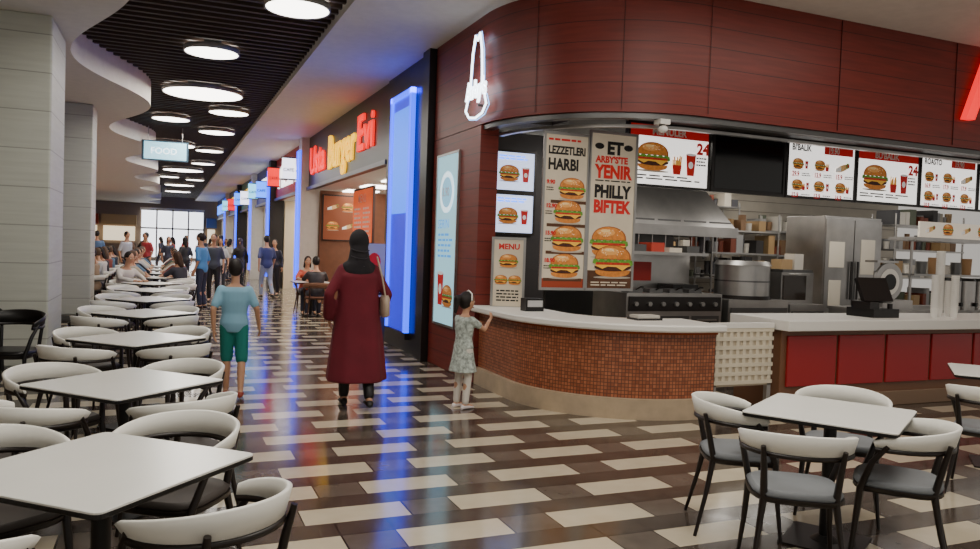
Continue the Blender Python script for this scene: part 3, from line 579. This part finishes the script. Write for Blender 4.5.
def human(name,loc,rz,H=1.72,pose='stand',o={},vox=.02,J={}):
    s=H/1.75; sit=pose=='sit'
    D=dict(pel=(0,0,.93),lean=.03,kn=((-.10,.02,.50),(.10,.02,.50)),an=((-.10,-.02,.08),(.10,-.02,.08)),el=((-.235,-.04,1.12),(.235,-.04,1.12)),wr=((-.25,.05,.88),(.25,.05,.88)))
    if pose=='walk': D.update(kn=((-.10,.14,.50),(.10,-.02,.49)),an=((-.09,.16,.09),(.10,-.27,.13)),el=((-.24,-.12,1.13),(.24,.05,1.13)),wr=((-.25,-.12,.89),(.25,.20,.93)))
    if sit: D.update(pel=(0,-.06,.55),lean=.22,kn=((-.13,.38,.53),(.13,.38,.53)),an=((-.13,.36,.08),(.14,.40,.08)),el=((-.25,.18,.84),(.25,.18,.84)),wr=((-.13,.40,.80),(.13,.40,.80)))
    D.update(J)
    pel=V(D['pel']); l=D['lean']; u=V((0,math.sin(l),math.cos(l))); fw=V((0,math.cos(l),-math.sin(l)))
    T=lambda a,b_,c: pel+V((a,0,0))+fw*b_+u*c
    skin=o.get('skinm',SK); fem=o.get('fem',0); wsh=.165 if not fem else .15
    secs=[(-.10,.10,.085),(-.04,.15,.105),(.02,.165,.115),(.14,.138 if not fem else .125,.095),(.30,.165 if not fem else .15,.112),(.42,wsh+.01,.105),(.475,.115,.075),(.51,.06,.055)]
    def torso(b,e,m,lo=-1,hi=9):
        b.rings([[T((w+e)*math.cos(2*pi*i/20),(d+e)*math.sin(2*pi*i/20),c) for i in range(20)] for c,w,d in secs if lo<=c<=hi],m)
    sh=[T(-wsh,0,.435),T(wsh,0,.435)]; hp=[T(-.085,0,-.02),T(.085,0,-.02)]
    hc=T(0,.025,.705); hp_M=Matrix.Translation(hc)@Matrix.Rotation(o.get('turn',0),4,'Z')@Matrix.Rotation(o.get('nod',-.1 if not sit else -.25),4,'X')
    hp_M=hp_M@Matrix.Scale(o.get('headk',1.0),4)
    B=MB()
    torso(B,0,skin); B.caps(T(0,0,.48),T(0,.02,.62),.056,.052,skin)
    def headfn(p):
        z=p.z; return V((p.x*(1-.28*max(0,-z)),p.y*(1-.12*max(0,-z))+.12*max(0,-z),z))
    B.sph((0,0,0),(.076,.096,.118),skin,20,14,hp_M,headfn)
    B.caps((0,.088,.012),(0,.107,-.022),.009,.014,skin,8,hp_M)
    for x in (-.076,.076): B.sph((x,-.005,-.005),(.012,.02,.032),skin,8,6,hp_M)
    for i in (0,1):
        B.caps(sh[i],D['el'][i],.048,.038,skin); B.caps(D['el'][i],D['wr'][i],.038,.026,skin)
        B.caps(hp[i],D['kn'][i],.085,.055,skin); 
        k=V(D['kn'][i]); a=V(D['an'][i]); c=k.lerp(a,.35)+V((0,-.012,0))
        B.caps(k,c,.053,.054,skin); B.caps(c,a,.054,.036,skin)
        B.caps(a+V((0,-.03,-.03)),a+V((0,.13,-.045)),.034,.03,skin)
    out=MB(); vs,fs=remesh(B,vox); out.add(vs,fs,skin,True)
    def group(fn,m,v=vox):
        g=MB(); fn(g); vs,fs=remesh(g,v); out.add(vs,fs,m,True)
    shirt=o.get('shirt',col(200,200,200)); pants=o.get('pants',col(40,42,55)); sl=o.get('sleeve',.5); pl=o.get('plen',1)
    def fshirt(g):
        torso(g,.016,shirt,-.12,.48)
        for i in (0,1):
            e=V(D['el'][i]); w=V(D['wr'][i])
            g.caps(sh[i],sh[i].lerp(e,min(1,sl*2)*.93),.062,.056 if sl<.6 else .05,shirt)
            if sl>.5: g.caps(e,e.lerp(w,(sl-.5)*1.9),.05,o.get('cuff',.04),shirt)
        if o.get('robe'):
            R=[]
            for c,w,d in o['robe']:
                p=pel+V((0,0,c)); 
                R.append([p+V(((w*(1+.05*math.cos(7*2*pi*i/40)*(1 if c<-.1 else 0)))*math.cos(2*pi*i/40),(d*(1+.06*math.sin(5*2*pi*i/40)*(1 if c<-.1 else 0)))*math.sin(2*pi*i/40),0)) for i in range(40)])
            g.rings(R,shirt)
    group(fshirt,shirt)
    def fp(g):
        torso(g,.012,pants,-.12,.05)
        for i in (0,1):
            k=V(D['kn'][i]); a=V(D['an'][i])
            if pl>=.5:
                g.caps(hp[i],k,.096,.068 if pl>.6 else .08,pants)
                if pl>.5: g.caps(k,k.lerp(a,(pl-.5)*1.85),.066,.054,pants)
            else: g.caps(hp[i],hp[i].lerp(k,pl*2),.098,.088,pants)
    group(fp,pants)
    shoe=o.get('shoe',col(40,35,33))
    for i in (0,1):
        a=V(D['an'][i]); g=[];
        for yy,w,h in ((-.075,.02,.03),(-.06,.036,.07),(0,.04,.075),(.06,.044,.06),(.12,.046,.045),(.165,.034,.03),(.18,.015,.015)):
            g.append([a+V((w*math.cos(t),yy,-.08+max(0,h*.5+h*.5*math.sin(t)))) for t in [2*pi*q/12 for q in range(12)]])
        out.rings(g,shoe)
    for i,sx in ((0,1),(1,-1)):
        e=V(D['el'][i]); w=V(D['wr'][i]); d=w-e
        if sit: hand(out,w,(d.x,d.y,0),(sx,0,0),(0,0,-1),skin,1,.3)
        elif d.z>0: hand(out,w,d,(0,0,1) if abs(d.y)>abs(d.z) else (0,-1,0),(sx,0,0),skin,1,.9)
        else: hand(out,w,d,(0,1,0),(sx,0,0),skin,1,.5)
    ew=col(235,232,226); ed=col(30,18,14); lip=col(165,84,76)
    for x in (-.031,.031):
        out.sph((x,.079,.008),(.015,.012,.009),ew,10,6,hp_M); out.sph((x,.0885,.008),(.006,.005,.006),ed,8,6,hp_M)
        out.caps((x-.016,.088,.03),(x+.016,.088,.032),.003,.003,ed,6,hp_M)
    out.caps((-.02,.094,-.058),(.02,.094,-.058),.006,.006,lip,8,hp_M)
    hair=o.get('hair',col(28,20,17,rough=.6))
    def fh(g):
        if o.get('scarf'):
            g.sph((0,-.014,.012),(.100,.114,.128),hair,20,12,hp_M)
            g.caps(hc+V((0,-.04,-.05)),T(0,-.02,.50),.09,.115,hair); g.caps(T(-.10,-.01,.45),T(.10,-.01,.45),.075,.075,hair); g.rings([[T(w*math.cos(2*pi*i/16),-.045+d*math.sin(2*pi*i/16),c) for i in range(16)] for c,w,d in ((.28,.05,.06),(.34,.12,.085),(.42,.15,.095),(.50,.12,.09))],hair)
        else:
            g.sph((0,-.018,.020),(.084,.096,.106),hair,20,12,hp_M); g.sph((0,-.045,-.03),(.07,.055,.06),hair,14,8,hp_M)
            if o.get('long'): g.caps((0,-.06,0),(0,-.09,-.2),.07,.06,hair,12,hp_M); g.caps((-.06,-.02,0),(-.075,-.02,-.15),.03,.02,hair,8,hp_M); g.caps((.06,-.02,0),(.075,-.02,-.15),.03,.02,hair,8,hp_M)
            if o.get('pony'): g.caps((0,-.10,.05),(0,-.16,.03),.03,.04,hair,10,hp_M); g.caps((0,-.16,.03),(0,-.17,-.13),.042,.02,hair,10,hp_M)
    group(fh,hair,min(vox,.015))
    if o.get('extra'): o['extra'](out,T,D,hp_M)
    ob=out.obj(name,loc,rz); ob.scale=(s,s,s); return ob
mar=col(104,28,42,rough=.85,noise=.12,nscale=5)
def bag(out,T,D,M):
    lt=col(190,170,150,rough=.5)
    out.rings([[V((.27+.05*math.cos(a)*k,.12*math.sin(a)*k,z)) for a in [2*pi*q/16 for q in range(16)]] for z,k in ((.90,.6),(.92,1),(1.08,.95),(1.12,.7))],lt); out.tube([(.26,-.08,1.11),(.22,-.10,1.3),(.17,-.06,1.5),(.19,.04,1.48),(.24,.09,1.3),(.26,.08,1.11)],.009,lt,6)
    sc=col(52,48,54,rough=.8)
    for c in (.5,.57,.64): out.tube([T(-.085,-.07,c),T(-.04,-.125,c-.02),T(.04,-.128,c-.03),T(.09,-.07,c-.01)],.006,sc,6)
human('woman',(1.75,7.45,0),rad(-6),1.73,'walk',dict(fem=1,scarf=1,hair=col(34,31,36,rough=.85,noise=.2),shirt=mar,sleeve=1,cuff=.065,pants=col(28,26,30),shoe=col(20,20,22),
  robe=[(-.66,.30,.27),(-.45,.275,.235),(-.2,.245,.19),(0,.22,.165),(.2,.20,.145),(.38,.205,.135),(.46,.12,.08)],extra=bag),.014,
  J=dict(kn=((-.10,.12,.50),(.10,-.03,.49)),an=((-.10,.13,.085),(.11,-.2,.12)),wr=((-.27,.06,.90),(.26,.16,.95)),el=((-.29,-.08,1.13),(.29,-.02,1.13))))
human('boy',(.66,8.2,0),rad(-8),1.40,'walk',dict(shirt=col(132,180,206,rough=.8),pants=col(30,130,122,rough=.8),plen=.5,sleeve=.4,shoe=col(150,60,40),headk=1.12),.014,
  J=dict(kn=((-.09,.10,.50),(.10,.0,.49)),an=((-.09,.10,.085),(.10,-.15,.11)),wr=((-.24,-.05,.86),(.30,.10,.90)),el=((-.25,-.08,1.12),(.27,-.02,1.13))))
def gx(out,T,D,M):
    out.tube([M@V((-.088,-.01,.02)),M@V((-.07,0,.1)),M@V((0,.005,.135)),M@V((.07,0,.1)),M@V((.088,-.01,.02))],.011,white,8)
human('girl',(2.76,7.15,0),rad(-68),1.14,'stand',dict(fem=1,pony=1,shirt=col(172,182,176,rough=.8,noise=.5,nscale=22),sleeve=.3,pants=col(222,216,206),plen=1,shoe=col(230,220,220),headk=1.3,
  robe=[(-.36,.24,.20),(-.2,.20,.165),(0,.165,.135),(.15,.14,.115),(.4,.15,.11)],extra=gx),.014,
  J=dict(el=((-.22,.10,1.16),(.22,.22,1.22)),wr=((-.12,.30,1.24),(.10,.46,1.36))))
cs=dict
human('woman',(3.0,23.6,0),rad(160),1.66,'stand',cs(fem=1,long=1,shirt=col(30,34,60),sleeve=1,pants=col(35,35,45)))
human('man',(2.62,22.3,0),rad(10),1.76,'walk',cs(shirt=col(60,70,120),pants=col(150,160,180)))
human('man',(1.15,21.0,0),rad(170),1.74,'stand',cs(shirt=col(70,78,92),pants=col(38,38,44)))
human('man',(.78,18.9,0),rad(60),1.74,'stand',cs(shirt=col(80,150,225),pants=col(50,56,80)))
human('woman',(2.3,27,0),rad(170),1.66,'walk',cs(fem=1,scarf=1,hair=col(60,50,60),shirt=col(30,28,34),sleeve=1,pants=col(30,30,36)))
R2=random.Random(3)
for i,(x,y) in enumerate(((1.9,30),(.1,31),(-.6,29.5),(1.3,34),(-1.2,28),(.6,27.2),(-2.2,30),(2.4,33),(1.7,38),(.3,36),(-1.4,34),(1.6,25.5),(-.9,38),(2.6,38),(-2.6,27.5),(-.2,42),(1.0,45),(2.2,44))):
    human('woman' if i%2 else 'man',(x,y,0),rad(R2.uniform(0,360)),1.64+.12*(1-i%2),'walk' if i%3==0 else 'stand',cs(fem=i%2,long=i%2,shirt=col(*[(210,208,200),(60,64,80),(170,60,70),(120,90,70),(190,195,205),(40,42,50),(90,120,160)][i%7]),pants=col(55,56,68)),.026)
sc=[(205,200,195),(60,60,70),(190,180,160),(120,60,55),(90,120,150),(225,222,215),(40,45,60),(150,130,110),(170,175,180),(70,90,70)]
k=0
def seated(x,y,rz):
    global k
    fem=k%2; human('seated_woman' if fem else 'seated_man',(x,y,0),rz,1.70,'sit',cs(fem=fem,long=fem,shirt=col(*sc[k%10],rough=.8),sleeve=1 if k%3==0 else .5,pants=col(45,48,66),hair=col(*[(28,20,17),(60,40,28),(90,70,55)][k%3],rough=.7)),.026); k+=1
for yy in (15.6,17.9,20.1,22.3,24.6):
    for dx,dy in ((1,-1),(-1,-1),(1,1),(-1,1)):
        if yy<16 and (dx,dy)!=(-1,1): continue
        seated(-.2+dx*.5,yy+dy*.53,math.atan2(dx*.9,-dy))
for yy in (18.5,20.6,22.8,25):
    for dx,dy in ((1,-1),(1,1),(-1,1)): seated(-1.9+dx*.5,yy+dy*.52,math.atan2(dx*.9,-dy))
ch=chairmesh(col(120,80,60),'brown',col(70,44,30),col(130,90,66))
table(2.95,17.0,0); chair(2.95,16.35,0,1,me=ch); chair(2.95,17.65,0,-1,me=ch); table(4.6,15.3,0); chair(4.6,14.6,0,1,me=ch); chair(4.6,16.0,0,-1,me=ch)
human('seated_woman',(2.95,17.62,0),rad(180),1.68,'sit',cs(fem=1,long=1,shirt=col(200,90,70),pants=col(45,48,66)),.024)
human('seated_man',(2.95,16.38,0),0,1.70,'sit',cs(shirt=col(60,56,60),pants=col(45,48,66)),.024)
# ------------------------------------------------------------ lights
def area(name,loc,sx,sy,p,c=(1,.93,.83),rot=(0,0,0)):
    l=bpy.data.lights.new(name,'AREA'); l.shape='RECTANGLE'; l.size=sx; l.size_y=sy; l.energy=p; l.color=c
    o=bpy.data.objects.new(name,l); COL.objects.link(o); o.location=loc; o.rotation_euler=rot
area('fill_light_tables',(.3,3.0,4.28),2,2,85); area('fill_light_tables',(3.6,2.5,4.28),2,2,80)  # unseen fill lights added to brighten the near tables
area('area_light_hall',(.4,8,4.28),1,2,70); area('area_light_hall',(.6,14,4.28),1,3,80); area('area_light_hall',(.6,21,4.28),1,4,100); area('area_light_hall',(.6,29,4.28),1,4,120); area('area_light_hall',(.6,40,4.28),1,6,160)
area('area_light_kitchen',(6,8.0,3.0),2.5,.5,30); area('area_light_kitchen',(9,8.2,3.0),2.5,.5,30); area('area_light_kitchen',(7.5,10.8,3.0),4,.6,50)
area('area_light_counter',(5.5,4.6,4.28),5,1.5,75)
area('area_light_shop',(5.2,16.5,2.9),1.5,5,110); area('area_light_shop',(5.2,24,2.9),1.5,4,90)
w=bpy.data.worlds.new('world'); bpy.context.scene.world=w; w.use_nodes=True; w.node_tree.nodes['Background'].inputs[0].default_value=(1,.94,.86,1); w.node_tree.nodes['Background'].inputs[1].default_value=.5
# ------------------------------------------------------------ camera
f=770.0; yaw=rad(22.9); pitch=rad(1.9); roll=rad(2.0)
F=V((math.sin(yaw)*math.cos(pitch),math.cos(yaw)*math.cos(pitch),-math.sin(pitch)))
R0=V((math.cos(yaw),-math.sin(yaw),0)); U0=R0.cross(F)
R=R0*math.cos(roll)+U0*math.sin(roll); U=-R0*math.sin(roll)+U0*math.cos(roll)
cam=bpy.data.cameras.new('camera'); ob=bpy.data.objects.new('camera',cam); COL.objects.link(ob)
cam.sensor_width=36; cam.lens=f/980*36; cam.clip_end=200
Mc=Matrix((R,U,-F)).transposed().to_4x4(); Mc.translation=V((0,0,1.6)); ob.matrix_world=Mc
bpy.context.scene.camera=ob
